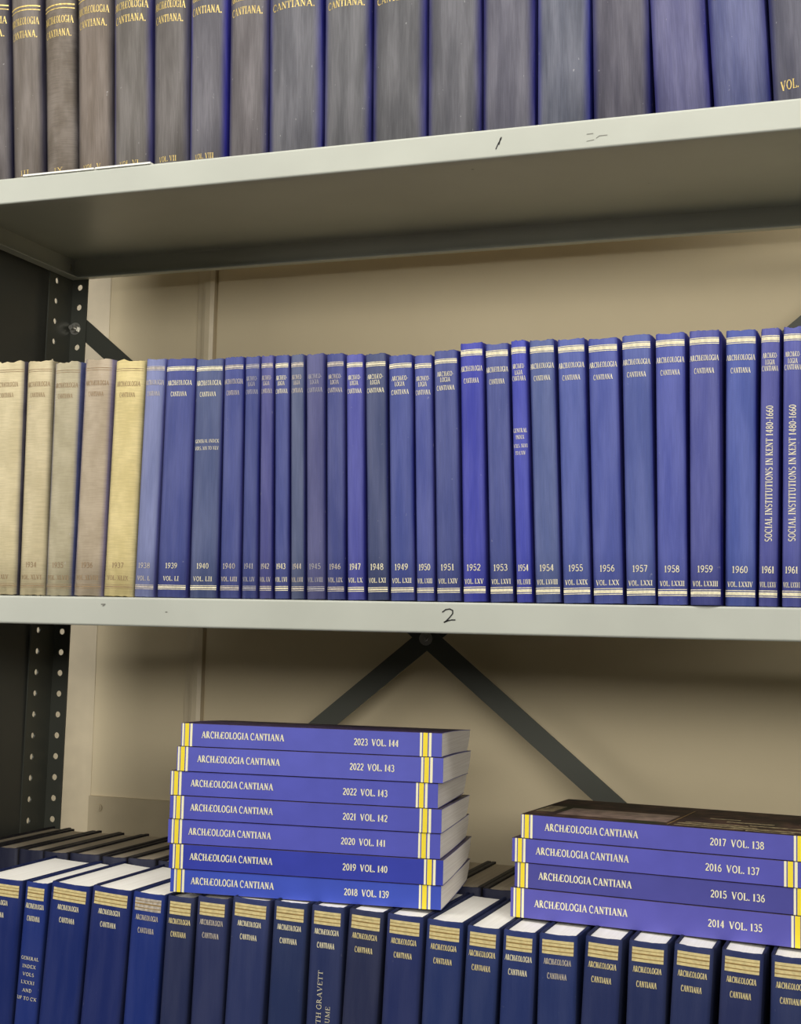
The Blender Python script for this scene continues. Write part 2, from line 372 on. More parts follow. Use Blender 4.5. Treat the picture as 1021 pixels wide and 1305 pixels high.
# perforated angle posts
def perforated(mb, u0, u1, hc, r, zs, zbot, ztop, place, t=.002):
    """a flange between u0..u1 with round holes at u=hc; place(u, v, depth) -> point"""
    def sheet(dp):
        vs, fs = [], []
        def quad(a, b, c, d): k = len(vs); vs.extend([a, b, c, d]); fs.append((k, k+1, k+2, k+3))
        z = zbot; pitch = zs[1]-zs[0]
        first = zs[0]-pitch/2
        quad(*[place(u, v, dp) for u, v in ((u0, z), (u1, z), (u1, first), (u0, first))])
        for zc in zs:
            a, b_ = zc-pitch/2, zc+pitch/2
            sq = [(u1, zc), (u1, b_), (hc, b_), (u0, b_), (u0, zc), (u0, a), (hc, a), (u1, a)]
            ring = [(hc+r*math.cos(math.radians(45*i/2*1)), zc+r*math.sin(math.radians(45*i/2))) for i in range(16)]
            k = len(vs); vs.extend(place(u, v, dp) for u, v in sq); vs.extend(place(u, v, dp) for u, v in ring)
            for i in range(8):
                A_, B_ = k+i, k+(i+1) % 8; r0 = k+8+2*i; r1 = k+8+(2*i+1); r2 = k+8+(2*i+2) % 16
                fs.append((A_, r0, r1)); fs.append((A_, r1, r2, B_))
        quad(*[place(u, v, dp) for u, v in ((u0, zs[-1]+pitch/2), (u1, zs[-1]+pitch/2), (u1, ztop), (u0, ztop))])
        return vs, fs
    for dp in (0, t): mb.add(*sheet(dp))
    for zc in zs:
        ring = [(hc+r*math.cos(math.radians(22.5*i)), zc+r*math.sin(math.radians(22.5*i))) for i in range(16)]
        vs = [place(u, v, 0) for u, v in ring]+[place(u, v, t) for u, v in ring]
        mb.add(vs, [(i, (i+1) % 16, 16+(i+1) % 16, 16+i) for i in range(16)], 0, True)
    for u in (u0, u1):
        mb.add([place(u, zbot, 0), place(u, ztop, 0), place(u, ztop, t), place(u, zbot, t)], [(0, 1, 2, 3)])
pitch = .02765; z0 = .12677-14*pitch+pitch
holes = [z0+pitch*k for k in range(-34, 55)]
def post(x, side, yb, front, label):
    """side: +1 when the flange seen from the front runs to +x from the corner"""
    mb = MB()
    ysgn = -1 if not front else 1
    perforated(mb, 0, .026, .0135, .0041, holes, ZF, 1.55, lambda u, v, d: (x+side*u+.012*v, yb+ysgn*d, v))
    perforated(mb, .002, .056, .039, .0041, [h_+.0016 for h_ in holes], ZF, 1.55, lambda u, v, d: (x+side*d+.012*v, yb+ysgn*u, v))
    o = local(mb.build('post', M['dark'], U)); o['label'] = label; return o
post(XP-.026, 1, D, False, 'perforated rear left post')
post(XR+.03, -1, D, False, 'perforated rear right post')
post(XP-.026, 1, -.0035, True, 'perforated front left post')
post(XR+.03, -1, -.0035, True, 'perforated front right post')
# solid end panel
local(MB().box(XP-.0300, XP-.0285, -.004, D-.0438, ZF, 1.5).build('side_panel', M['panel'], U))
# crossed flat braces and their bolts
def brace(p, q, y, wd=.0245, t=.002):
    dx, dz = q[0]-p[0], q[1]-p[1]; L = math.hypot(dx, dz); ux, uz = dx/L, dz/L; nx, nz = -uz*wd/2, ux*wd/2
    e = .012; p = (p[0]-ux*e, p[1]-uz*e); q = (q[0]+ux*e, q[1]+uz*e)
    c = [(p[0]+nx, p[1]+nz), (p[0]-nx, p[1]-nz), (q[0]-nx, q[1]-nz), (q[0]+nx, q[1]+nz)]
    mb = MB(); mb.prism(c, y, y+t, 'y'); return local(mb.build('brace', M['dark'], U))
ba, bb = at(115, 427, y=D), at(767, 1013, y=D); bc, bd_ = at(406, 926, y=D), at(1021, 418, y=D)
def along(p, q, x): return (x, p.z+(q.z-p.z)*(x-p.x)/(q.x-p.x))
brace(along(ba, bb, -1.078), along(ba, bb, .36), D+.001)
brace(along(bc, bd_, -1.078), along(bc, bd_, .36), D+.0035)
k1, k2 = (bb.z-ba.z)/(bb.x-ba.x), (bd_.z-bc.z)/(bd_.x-bc.x)
cx_ = (bc.z-ba.z+k1*ba.x-k2*bc.x)/(k1-k2); cz_ = ba.z+k1*(cx_-ba.x)
def bolt(x, z, y, name='bolt', r=.0062):
    mb = MB()
    mb.prism([(x+r*math.cos(a*math.pi/3+.3), z+r*math.sin(a*math.pi/3+.3)) for a in range(6)], y-.005, y, 'y')
    mb.prism([(x+.0085*math.cos(a*math.pi/8), z+.0085*math.sin(a*math.pi/8)) for a in range(16)], y-.0012, y, 'y')
    mb.prism([(x+.0032*math.cos(a*math.pi/6), z+.0032*math.sin(a*math.pi/6)) for a in range(12)], y-.012, y-.005, 'y')
    return local(mb.build(name, M['steel'], U))
bolt(cx_-.001, cz_-.0015, D+.001, r=.005)
bolt(-1.081, .4015, D-.002)
# bolt tying the upper shelf flange to the post
bolt(-1.0915, Z1-.014, D-.012, r=.005)

# ------------------------------------------------------------------ upper shelf: the old faded volumes
G1 = 'old faded volumes on the upper shelf'
# (top xl, xr at y=0 ; bottom xl, xr ; spine, side, streak, text y list, label)
taupe, grey, bgrey = (128, 119, 112), (118, 116, 116), (112, 113, 128)
T = [
 (-42, 6, -40, 10, (112, 104, 104), (44, 42, 66), 'v', 0, 'grey-brown cloth volume cut off by the left edge, on the upper shelf'),
 (8, 48, 12, 51, (126, 116, 108), (52, 48, 66), 'v', 0, 'grey-brown ribbed volume stamped III, leftmost whole one on the upper shelf'),
 (50, 93, 55, 93.5, (124, 112, 98), (60, 54, 54), 'h', 0, 'brown horizontally ribbed volume stamped IX on the upper shelf'),
 (93, 138, 94, 138.5, (134, 121, 109), (66, 60, 64), 'v', 0, 'light taupe ribbed volume stamped V, right of the horizontally ribbed one'),
 (139, 188, 139, 188, (116, 110, 106), (46, 44, 112), 'v', 0, 'taupe volume stamped VI with dark blue right joint, upper shelf'),
 (191, 236, 191, 235, (112, 106, 104), (62, 60, 88), 'v', 0, 'grey volume stamped VII with pale rubbed patches, upper shelf'),
 (237, 286, 236, 283, (110, 108, 118), (30, 28, 150), 'v', 0, 'grey volume stamped VIII with a bright blue unfaded joint, upper shelf'),
 (288, 338, 286, 336, (114, 108, 112), (54, 52, 104), 'v', 0, 'grey-mauve volume with scuffed foot right of the bright blue joint, upper shelf'),
 (338, 406.5, 337, 406, (112, 112, 122), (34, 36, 130), 'v', 1, 'broad grey volume whose gilt CANTIANA shows at the very top, first of the two'),
 (409, 470, 408, 468, (110, 110, 116), (40, 42, 120), 'v', 1, 'broad grey volume whose gilt CANTIANA shows at the very top, second of the two'),
 (471, 540.5, 470, 539, (104, 104, 110), (32, 32, 124), 'v', 2, 'plain dark grey volume right of the last visible gilt title, upper shelf'),
 (541.5, 610.5, 541, 610, (106, 106, 116), (34, 34, 116), 'v', 2, 'grey volume with a white fleck on its spine, upper shelf'),
 (611.5, 679.5, 611, 680, (108, 106, 124), (38, 38, 124), 'v', 2, 'mauve-grey volume above the handwritten 1 on the shelf lip'),
 (681, 750.5, 681, 750.5, (108, 112, 132), (36, 42, 140), 'v', 2, 'blue-grey volume above the worn pen strokes on the shelf lip'),
 (751.5, 825, 752, 829, (92, 90, 108), (38, 40, 112), 'v', 2, 'dark grey volume fourth from the right end of the upper shelf'),
 (826, 896.5, 830, 906.5, (92, 92, 136), (32, 32, 128), 'v', 2, 'violet-blue volume third from the right end of the upper shelf'),
 (897.5, 975, 907.5, 982, (84, 90, 138), (26, 30, 120), 'v', 2, 'deep blue leaning volume second from the right end of the upper shelf'),
 (976, 1056, 983, 1063, (98, 98, 118), (42, 46, 110), 'v', 2, 'grey-blue volume stamped VOL. at the foot, right end of the upper shelf'),
]
numerals = ['II', 'III', 'IX', 'V', 'VI', 'VII', 'VIII', 'X', 'XI', 'XII', 'XIII', 'XIV', 'XV', 'XVI', 'XVII', 'XVIII', 'XIX', 'XX']
for i, (tl, tr, bl, br, sc, dc, st, k, lab) in enumerate(T):
    xm = (bl+br)/2; yb = 225-.097*xm; rr = random.Random(50+i)
    ys = .010+rr.uniform(-.0015, .0015)
    base, wd, lean, _ = stand((tl, tr, 0), (bl, br, yb-3), Z1, 0, ys, .0008)
    h = .258 if i < 8 else (.272 if i < 17 else .27)
    r = thing('hardback_book', lab, 'book', (base, ys, Z1+.0003+abs(math.sin(lean))*wd/2), (0, lean, 0), G1)
    b = min(.0095, wd*.20)
    if i not in (15, 16): sc = tuple(int(v*(.90 if i < 8 else .86)) for v in sc)
    m = cloth('faded_cloth', sc, dc, b, seed=i*1.7+.3, wear=.36, streak=st, rough=.58)
    xs = hardback(r, wd, h, .16, m, b=b, p=2.2, rag=.0006, seed=i, pg='old_shaded_pages')
    # gilt: rules and two title lines; line heights above the shelf read off the photograph
    zc = [at(xm, y, y=ys).z-Z1 for y in ([45, 45, 43, 30, 24, 24, 13, 14, 6, 4, -3, -12, -12, -12, -12, -12, -12, -12][i],)][0]
    if i in (6, 7): pass
    tw = wd*.80; hh = .0086 if i < 8 else .0078
    L = MB()
    surf_quads(L, text_quads('CANTIANA.', 0, zc, hh, tw, bold=.85), xs, b, 2.2)
    if zc+.018 < h-.012: surf_quads(L, text_quads('ARCHÆOLOGIA', 0, zc+.0158, hh, wd*.88, bold=.85), xs, b, 2.2)
    L.build('title_lettering', M['oldgold'], r)['kind'] = 'stuff'
    L = MB()
    if i < 7: surf_quads(L, text_quads('VOL. '+numerals[i] if i > 2 else numerals[i], 0, .0062, .006, wd*.5 if i > 2 else wd*.3, bold=.7), xs, b, 2.2)
    if i == 17: surf_quads(L, text_quads('VOL. XXIII', 0, .0165, .0092, wd*.70, bold=.8), xs, b, 2.2)
    if L.v: L.build('volume_lettering', M['oldgold'], r)['kind'] = 'stuff'
    Bn = MB(); zb_ = zc+.0158+.0125
    if zb_ < h-.006:
        for dz, hh in ((0, .0011), (.0042, .0016)):
            surf_quads(Bn, band_quads(-xs*.98, xs*.98, zb_+dz, zb_+dz+hh), xs, b, 2.2)
        Bn.build('gilt_band', M['oldgold'], r)['kind'] = 'stuff'

# slips of white paper lying under the oldest volumes
for (a, b_, lab) in (((30, 222), (120, 213), 'white paper slip lying at the shelf edge under the ribbed volumes'), ((122, 213), (192, 206.5), 'shorter white paper slip at the shelf edge, right of the longer one')):
    p0, p1 = at(a[0], a[1], y=-.0), at(b_[0], b_[1], y=0)
    o = MB().box(p0.x, p1.x, -.001, .0078, Z1+.0001, Z1+.0020).build('paper_slip', M['paper'])
    o['label'] = lab; o['category'] = 'paper'; o['group'] = 'paper slips under the old volumes'

# ------------------------------------------------------------------ middle shelf
G2 = 'dated volumes on the middle shelf'
blue = (34, 38, 128)
# top xl,xr, bottom xl,xr, top y, spine, side, year, vol, style, foil, label
Mid = [
 (-12, 30, -22, 19.5, 461, (214, 200, 160), (70, 66, 80), None, 'XLV', 'old', 'brown', 'cream cloth volume cut off by the left edge, middle shelf'),
 (31.5, 65.5, 21.5, 55, 460, (208, 194, 156), (150, 140, 112), '1934', 'XLVI', 'old', 'brown', 'cream volume with two small dark nicks, second from the left on the middle shelf'),
 (66, 102.5, 55.5, 89, 461, (182, 172, 142), (78, 84, 128), '1935', 'XLVII', 'old', 'brown', 'greyish-cream volume turning blue at its right edge, middle shelf'),
 (105, 142, 91, 127.5, 458, (182, 166, 142), (120, 112, 142), '1936', 'XLVIII', 'old', 'brown', 'mauve-tinged beige volume between dark gaps, left of the yellow one'),
 (143.5, 184, 130, 167, 459, (222, 204, 144), (190, 178, 128), '1937', 'XLIX', 'old', 'brown', 'yellowish cream volume right next to the first blue one, middle shelf'),
 (184.5, 209.5, 168, 196, 457, (122, 130, 176), (84, 88, 150), '1938', 'L', 'std', 'dim', 'pale faded blue volume stamped 1938 VOL. L'),
 (210.5, 247.5, 197, 237.5, 457, (66, 76, 142), (36, 40, 118), '1939', 'LI', 'std', 'pale', 'blue volume stamped 1939 VOL. LI'),
 (248, 283.5, 238.5, 276.5, 457, (76, 88, 132), (42, 46, 112), '1940', 'LII', 'idx', 'pale', 'grey-blue volume stamped 1940 with GENERAL INDEX at mid spine'),
 (284, 310, 277, 305, 455, (66, 76, 142), (38, 42, 122), '1940', 'LIII', 'std', 'dim', 'blue volume stamped 1940, right of the grey-blue index volume'),
 (310.8, 330.5, 305.5, 327, 454, (62, 72, 136), (36, 40, 118), '1941', 'LIV', 'nar', 'dull', 'narrow blue volume with barely legible 1941 date'),
 (331, 348, 327.5, 347, 453, (76, 78, 142), (42, 44, 120), '1942', 'LV', 'nar', 'dim', 'narrow violet-blue volume stamped 1942 VOL. LV'),
 (348.5, 368, 347.5, 368, 453, (66, 76, 142), (38, 42, 118), '1943', 'LVI', 'nar', 'pale', 'narrow blue volume with crisp gilt 1943 date'),
 (368.5, 387.5, 368.5, 388, 452, (84, 94, 130), (44, 48, 112), '1944', 'LVII', 'nar', 'dim', 'narrow grey volume stamped 1944, worn gilt'),
 (388, 413, 388.5, 414, 451, (80, 82, 132), (46, 48, 112), '1945', 'LVIII', 'nar', 'dull', 'grey-violet volume stamped 1945 with its bands worn away'),
 (414, 438.5, 414.5, 439, 451, (66, 74, 136), (36, 40, 116), '1946', 'LIX', 'nar', 'dim', 'blue volume stamped 1946 with reddish worn bands'),
 (439.5, 462.5, 440, 465, 452, (80, 84, 166), (42, 44, 132), '1947', 'LX', 'nar', 'pale', 'violet-blue volume stamped 1947 VOL. LX'),
 (463.5, 492, 466, 495, 451, (66, 76, 118), (40, 44, 104), '1948', 'LXI', 'nar', 'pale', 'dark slate-blue volume stamped 1948 with a dark turned-in head'),
 (493, 525.5, 495.5, 528, 453, (66, 78, 148), (36, 40, 122), '1949', 'LXII', 'nar', 'pale', 'blue volume stamped 1949 VOL. LXII'),
 (526, 550.5, 528.5, 554, 453, (74, 84, 156), (38, 42, 126), '1950', 'LXIII', 'nar', 'pale', 'narrow blue volume stamped 1950 VOL. LXIII'),
 (551, 583.5, 554.5, 587, 447, (70, 80, 142), (36, 40, 118), '1951', 'LXIV', 'nar', 'pale', 'blue volume stamped 1951 VOL. LXIV'),
 (584.5, 616, 588, 620, 437, (60, 66, 170), (30, 32, 130), '1952', 'LXV', 'std', 'pale', 'bright blue volume stamped 1952, first of the taller ones'),
 (617, 648.5, 622, 655, 438, (74, 84, 148), (38, 42, 122), '1953', 'LXVI', 'std', 'pale', 'blue volume stamped 1953 VOL. LXVI'),
 (649.5, 672, 656, 679, 434, (66, 74, 178), (32, 34, 136), '1954', 'LXVII', 'nidx', 'pale', 'narrow bright blue index volume stamped 1954'),
 (673, 707.5, 680, 715, 433, (84, 98, 152), (40, 46, 124), '1954', 'LXVIII', 'std', 'pale', 'wide grey-blue volume stamped 1954 VOL. LXVIII'),
 (708.5, 747, 716, 753, 432, (78, 92, 164), (38, 42, 126), '1955', 'LXIX', 'std', 'pale', 'blue volume stamped 1955 VOL. LXIX'),
 (748, 788.5, 754, 795, 431, (76, 88, 164), (36, 40, 128), '1956', 'LXX', 'std', 'pale', 'blue volume stamped 1956 VOL. LXX'),
 (790, 832, 797, 835.5, 427, (76, 90, 158), (34, 38, 124), '1957', 'LXXI', 'std', 'pale', 'blue volume stamped 1957 with a creased head, VOL. LXXI'),
 (833, 875, 836.5, 877, 424, (78, 88, 168), (36, 38, 130), '1958', 'LXXII', 'std', 'pale', 'blue volume stamped 1958 VOL. LXXII'),
 (876, 919, 878, 920, 421, (80, 86, 158), (36, 38, 126), '1959', 'LXXIII', 'std', 'pale', 'blue volume stamped 1959 VOL. LXXIII'),
 (922.5, 965.5, 922.5, 964, 420, (74, 90, 166), (32, 38, 126), '1960', 'LXXIV', 'std', 'pale', 'blue volume stamped 1960 VOL. LXXIV'),
 (967.5, 995.5, 965, 992.5, 418, (80, 84, 158), (36, 38, 124), '1961', 'LXXV', 'soc', 'pale', 'first of the two blue 1961 volumes titled SOCIAL INSTITUTIONS IN KENT'),
 (997, 1024, 994, 1024, 416, (80, 86, 162), (36, 38, 124), '1961', 'LXXVI', 'soc', 'pale', 'second blue 1961 SOCIAL INSTITUTIONS IN KENT volume, cut by the right edge'),
 (1026, 1064, 1026, 1066, 415, (78, 88, 160), (36, 38, 124), '1962', 'LXXVII', 'std', 'pale', None),
]
for i, (tl, tr, bl, br, ty, sc, dc, yr, vol, sty, foil, lab) in enumerate(Mid):
    if lab is None: continue
    rr = random.Random(900+i)
    ys = .0020+rr.uniform(0, .0022)
    if yr in ('1959',): ys = -.0022
    xm = (bl+br)/2
    base, wd, lean, h = stand((tl, tr, 470), (bl, br, 750), Z2, ty, ys, .0007)
    r = thing('hardback_book', lab, 'book', (base, ys, Z2+.0003+abs(math.sin(lean))*wd/2), (0, lean, 0), G2)
    old = sty == 'old'; b = .0030 if not old else .0042
    b = min(b, wd*.14); p = 2.6
    m = cloth('cream_cloth' if old else 'blue_cloth', sc, dc, b, seed=i*2.3+.7, wear=.22 if not old else .26, streak='h' if old else 'v', rough=.6)
    xs = hardback(r, wd, h, .158, m, b=b, p=p, rag=.0013 if old else .0005, seed=i+40, pg='old_shaded_pages', sag=.0008 if rr.random() < .5 else 0)
    mat = M[foil]; X = xs*.99
    # bands
    bd = MB(); zt = h-.0100
    worn = yr == '1945'
    th = [(0, .0007), (.0014, .0018 if sty == 'nar' or i < 20 else .0034), (.0038 if (sty == 'nar' or i < 20) else .0054, .0007)]
    if old: th = [(0, .0005), (.0022, .0006)]
    if not worn:
        for o_, hh in th: surf_quads(bd, band_quads(-X, X, zt-.0022+o_-(.0010 if len(th) == 3 else 0), zt-.0022+o_+hh-(.0010 if len(th) == 3 else 0), 8), xs, b, p)
    if bd.v: bd.build('gilt_band', mat if foil != 'brown' else M['brown'], r)['kind'] = 'stuff'
    bd = MB()
    th = [(0, .0007), (.0014, .0016 if i < 20 else .0030), (.0036 if i < 20 else .0050, .0007)]
    for o_, hh in th: surf_quads(bd, band_quads(-X, X, .0085+o_*1.1, .0085+o_*1.1+hh*(.6 if old else 1), 8), xs, b, p)
    bd.build('gilt_band', mat if foil != 'brown' else M['brown'], r)['kind'] = 'stuff'
    L = MB(); tw = min(wd*.86, .0265); up_ = 0 if i < 20 else 0
    def tx(s_, z, hh, wmax, bold=.9, vert=False, cx=0): surf_quads(L, text_quads(s_, cx, z, hh, wmax, vert, bold), xs, b, p, .00030)
    if sty in ('std', 'old', 'idx'):
        tx('ARCHÆOLOGIA', h-.0262, .0052, min(wd*.90, .029)); tx('CANTIANA', h-.0382, .0050, min(wd*.62, .019))
    else:
        tx('ARCHÆO-', h-.0238 if i < 20 else h-.0258, .0046, min(wd*.74, .0175)); tx('LOGIA', h-.0296 if i < 20 else h-.0320, .0046, min(wd*.46, .0105)); tx('CANTIANA', h-.0378, .0048, min(wd*.78, .0185))
    if sty == 'idx': tx('GENERAL INDEX', h-.0880, .0036, wd*.84, .7); tx('VOLS. XIX TO XLV', h-.0955, .0036, wd*.84, .7)
    if sty == 'nidx': tx('GENERAL', h-.0890, .0040, wd*.80, .8); tx('INDEX', h-.0955, .0038, wd*.5, .8); tx('VOLS. XLVI', h-.1040, .0036, wd*.82, .8); tx('TO LXIV', h-.1110, .0036, wd*.60, .8)
    if sty == 'soc':
        tx('SOCIAL INSTITUTIONS IN KENT 1480-1660', (h*.5)-.0065, .0062, .125, .85, True)
    L.build('title_lettering', mat, r)['kind'] = 'stuff'; L = MB()
    if yr: tx(yr, .0335, .0062 if i > 14 else .0056, min(wd*.62, .0145))
    tx('VOL. '+vol, .0200, .0048, min(wd*.78, .0050*(len(vol)+3.2)*.72))
    L.build('date_lettering', mat, r)['kind'] = 'stuff'

# ------------------------------------------------------------------ lower shelf, front row of navy volumes
G3 = 'navy volumes in the front row of the lower shelf'
nv, bl_ = (44, 54, 98), (38, 62, 138)
Low = [
 (-32, 29.5, -45, 14, 1121, (26, 42, 104), 0, 'dim', 'bright blue volume cut off by the left edge, lower shelf front row'),
 (30.5, 61.5, 16, 46.5, 1126, (29, 49, 120), 0, 'dim', 'narrow bright blue volume with six small lines of silver print, lower shelf'),
 (62.5, 115.5, 48, 98, 1129, (26, 43, 106), 0, 'dim', 'bright blue volume right of the narrow one, lower shelf front row'),
 (116.5, 166.5, 99.5, 153.5, 1134, (28, 42, 102), 0, 'pale', 'royal blue volume with crisp title, fourth from the left in the front row'),
 (167.5, 210.5, 155, 199, 1140, (29, 49, 120), 0, 'dull', 'light royal blue volume with tarnished grey title, left of the tall stack'),
 (211.5, 248.5, 201.5, 238.5, 1144, (40, 48, 84), 0, 'gold', 'dark navy volume under the left end of the tall stack'),
 (249.5, 292, 241, 283, 1145, (44, 52, 92), 0, 'dull', 'navy volume with a dull grey title, second under the tall stack'),
 (293.5, 345.5, 285, 334, 1147, (46, 56, 100), 0, 'dim', 'wide navy volume, third under the tall stack'),
 (347.5, 392.5, 338.5, 385, 1151, (40, 52, 92), 0, 'dim', 'navy volume left of the one with upright lettering'),
 (394, 441, 389, 432, 1156, (42, 52, 94), 0, 'dim', 'navy volume with upright GRAVETT lettering'),
 (442.5, 490.5, 434, 481, 1162, (42, 48, 80), 0, 'gold', 'blackish navy volume right of the one with upright lettering'),
 (491.5, 540.5, 484, 534, 1168, (40, 50, 98), 0, 'gold', 'navy volume under the right end of the tall stack'),
 (541.5, 592, 535.5, 585, 1175, (40, 54, 104), 0, 'gold', 'navy volume with reddish gilt just right of the tall stack'),
 (593, 638.5, 587, 632, 1183, (42, 56, 104), 0, 'gold', 'navy volume in the gap just left of the short stack'),
 (639.5, 684.5, 634, 680, 1188, (40, 54, 106), 0, 'dim', 'navy volume under the left end of the short stack'),
 (685.5, 737, 681.5, 735.5, 1192, (40, 54, 104), 0, 'dull', 'navy volume with tarnished title, second under the short stack'),
 (743.5, 795, 738.5, 789, 1197, (40, 50, 94), 0, 'gold', 'navy volume third under the short stack'),
 (799, 853, 796, 849, 1202, (40, 50, 92), 0, 'gold', 'navy volume fifth from the right end of the front row'),
 (856, 912.5, 852.5, 905.5, 1208, (42, 52, 94), 0, 'gold', 'navy volume third from the right edge of the front row'),
 (917, 976, 914, 971, 1215, (42, 50, 92), 0, 'gold', 'navy volume second from the right edge of the front row'),
 (980.5, 1038, 979.5, 1036, 1221, (44, 54, 96), 0, 'gold', 'navy volume cut off by the right edge, front row'),
]
Low[17] = Low[17][:8]+('navy volume fourth under the short stack, front row',)
lowtop = []
for i, (tl, tr, bl, br, ty, sc, _, foil, lab) in enumerate(Low):
    rr = random.Random(300+i); ys = rr.uniform(-.0006, .0006)
    base, wd, lean, h = stand((tl, tr, ty+6), (bl, br, 1300), Z3, ty, ys, .0009)
    r = thing('hardback_book', lab, 'book', (base, ys, Z3+.0003+abs(math.sin(lean))*wd/2), (0, lean, 0), G3)
    sd = tuple(int(v*.72) for v in sc)
    b = .0016; p = 4
    m = cloth('navy_cloth', sc, sd, b, seed=i*1.3+.2, wear=.08, streak='v', rough=.7, spec=.15)
    xs = hardback(r, wd, h, .150, m, b=b, p=p, rag=.0002, seed=i+80, pg='pages', t=.0030)
    lm = M['pale'] if foil == 'dim' else (M['dim'] if foil == 'dull' else M[foil])
    lowtop.append((base+math.tan(lean)*h, Z3+h, wd))
    X = xs-.0030; tz = h-.0055
    gd = M['bandgold'] if foil != 'dull' or i > 4 else M['dim']
    bd = MB(); rl = MB()
    surf_quads(bd, band_quads(-X, X, tz-.0128, tz, 8), xs, b, p)
    for k_, (o_, hh) in enumerate(((.0024, .0005), (.0052, .0012), (.0094, .0008))): surf_quads(rl, band_quads(-X, X, tz-o_-hh, tz-o_, 8), xs, b, p, .00034)
    bo = bd.build('gilt_band', gd, r); rl.build('dark_rules', M['bandbrown'], bo)['kind'] = 'stuff'
    L = MB()
    def tx(s_, z, hh, wmax, bold=.9, vert=False, cx=0): surf_quads(L, text_quads(s_, cx, z, hh, wmax, vert, bold), xs, b, p, .00030)
    tx('ARCHÆOLOGIA', tz-.0195, .0052, min(wd*.78, .0262), 1.35); tx('CANTIANA', tz-.0325, .0054, min(wd*.54, .0185), 1.35)
    if i == 1:
        for k_, s_ in enumerate(('GENERAL', 'INDEX', 'VOLS', 'LXXXI', 'AND', 'UP TO CX')): tx(s_, h-.0795-k_*.0083, .0034, wd*(.16+.085*len(s_)), 1.1)
    if i == 9:
        tx('KENNETH GRAVETT', h-.101, .0050, .078, .8, True, -.004); tx('MEMORIAL VOLUME', h-.133, .0046, .075, .8, True, .0055)
    L.build('title_lettering', lm, r)['kind'] = 'stuff'

# ------------------------------------------------------------------ lower shelf, rear row (only its tops show)
G4 = 'dark volumes in the rear row of the lower shelf'
ZR = -.2692
tips = [(8, 1056), (44, 1051.5), (79, 1050), (104, 1052), (134, 1055), (162, 1058), (190, 1061)]
xsr = [at(a, b_, z=ZR).x for a, b_ in tips]
xr = xsr[:]
step = .0385
while xr[-1] < -.50: xr.append(xr[-1]+step*(1+.12*math.sin(len(xr)*2.1)))
pa, pb = at(635, 1093, z=ZR).x, None
# slide the far part so that one board ends where the photograph shows it in the gap between the stacks
k = min(range(len(xr)), key=lambda q: abs(xr[q]-pa)); sh = pa-xr[k]
xr = xr[:7]+[v+sh*min(1, (n_+1)/(len(xr)-7)) for n_, v in enumerate(xr[7:])]
while xr[-1] < .02: xr.append(xr[-1]+.040)
words = ['first', 'second', 'third', 'fourth', 'fifth', 'sixth', 'seventh', 'eighth', 'ninth', 'tenth', 'eleventh', 'twelfth', 'thirteenth', 'fourteenth', 'fifteenth', 'sixteenth', 'seventeenth', 'eighteenth', 'nineteenth', 'twentieth', 'twenty-first', 'twenty-second', 'twenty-third', 'twenty-fourth', 'twenty-fifth']
xr = [xr[0]-.036]+xr

kept = [q for q in range(1, len(xr)) if -1.080 < xr[q] < -.30]
for n_, q in enumerate(kept):
    x0, x1 = max(-1.0955, xr[q-1]+.0006), xr[q]-.0004; wd = x1-x0
    rr = random.Random(700+q); ys = .153+rr.uniform(-.001, .003); dep = (.177 if x0 > -1.0925 else .122)+rr.uniform(-.003, .003)
    h = ZR-Z3-.0006+rr.uniform(-.0012, .0006)
    if n_ < 7: lab = 'dark volume in the rear row seen from above, %s from the left' % words[n_]
    elif x1 > pa+.012: lab = 'dark rear-row volume beside and behind the short stack, %s from the left' % words[n_]
    elif x1 > pa-.012: lab = 'dark rear-row volume seen from above in the gap beside the tall stack'
    else: lab = 'dark rear-row volume largely hidden behind the tall stack, %s from the left' % words[n_]
    r = thing('hardback_book', lab, 'book', (x0+wd/2, ys, Z3+.0003), (0, 0, 0), G4)
    m = cloth('black_blue_cloth', (32, 36, 62), (22, 20, 30), .0015, seed=q*1.9, wear=.12)
    hardback(r, wd, h, dep, m, b=.0015, p=4, rag=.0002, seed=q+300, pg='old_shaded_pages', t=.0052)  # darker page colour puts in the shade of the shelf above

# ------------------------------------------------------------------ paperbacks in two stacks
def pb_mats(i, col):
    t = NT('gloss_blue_cover', .38, spec=.4); f = t.noise(25)
    c = lin(col); t.base(t.mix(t.rng(f, .3, .7), tuple(v*.94 for v in c[:3])+(1,), tuple(v*1.05 for v in c[:3])+(1,)))
    return t.m
M['pbtop'] = plain('dark_purple_cover', (52, 38, 70), .4, var=.15, vs=60)
M['artbase'] = plain('dark_brown_print', (52, 38, 38), .35, var=.25, vs=30)
def paperback(lab, grp, P0, n, tl, bl, tr, br, W, lb0, lt0, lb1, lt1, year, vol, col, xr_=None, zlo=None, first='y'):
    """corners tl/bl/tr/br are picture corners of the spine; P0,n the upright plane of the spines"""
    A, B, A2, B2 = at(*tl, plane=(P0, n)), at(*bl, plane=(P0, n)), at(*tr, plane=(P0, n)), at(*br, plane=(P0, n))
    L = (A2-A).length if xr_ is None else xr_
    return A, B, A2, B2, L
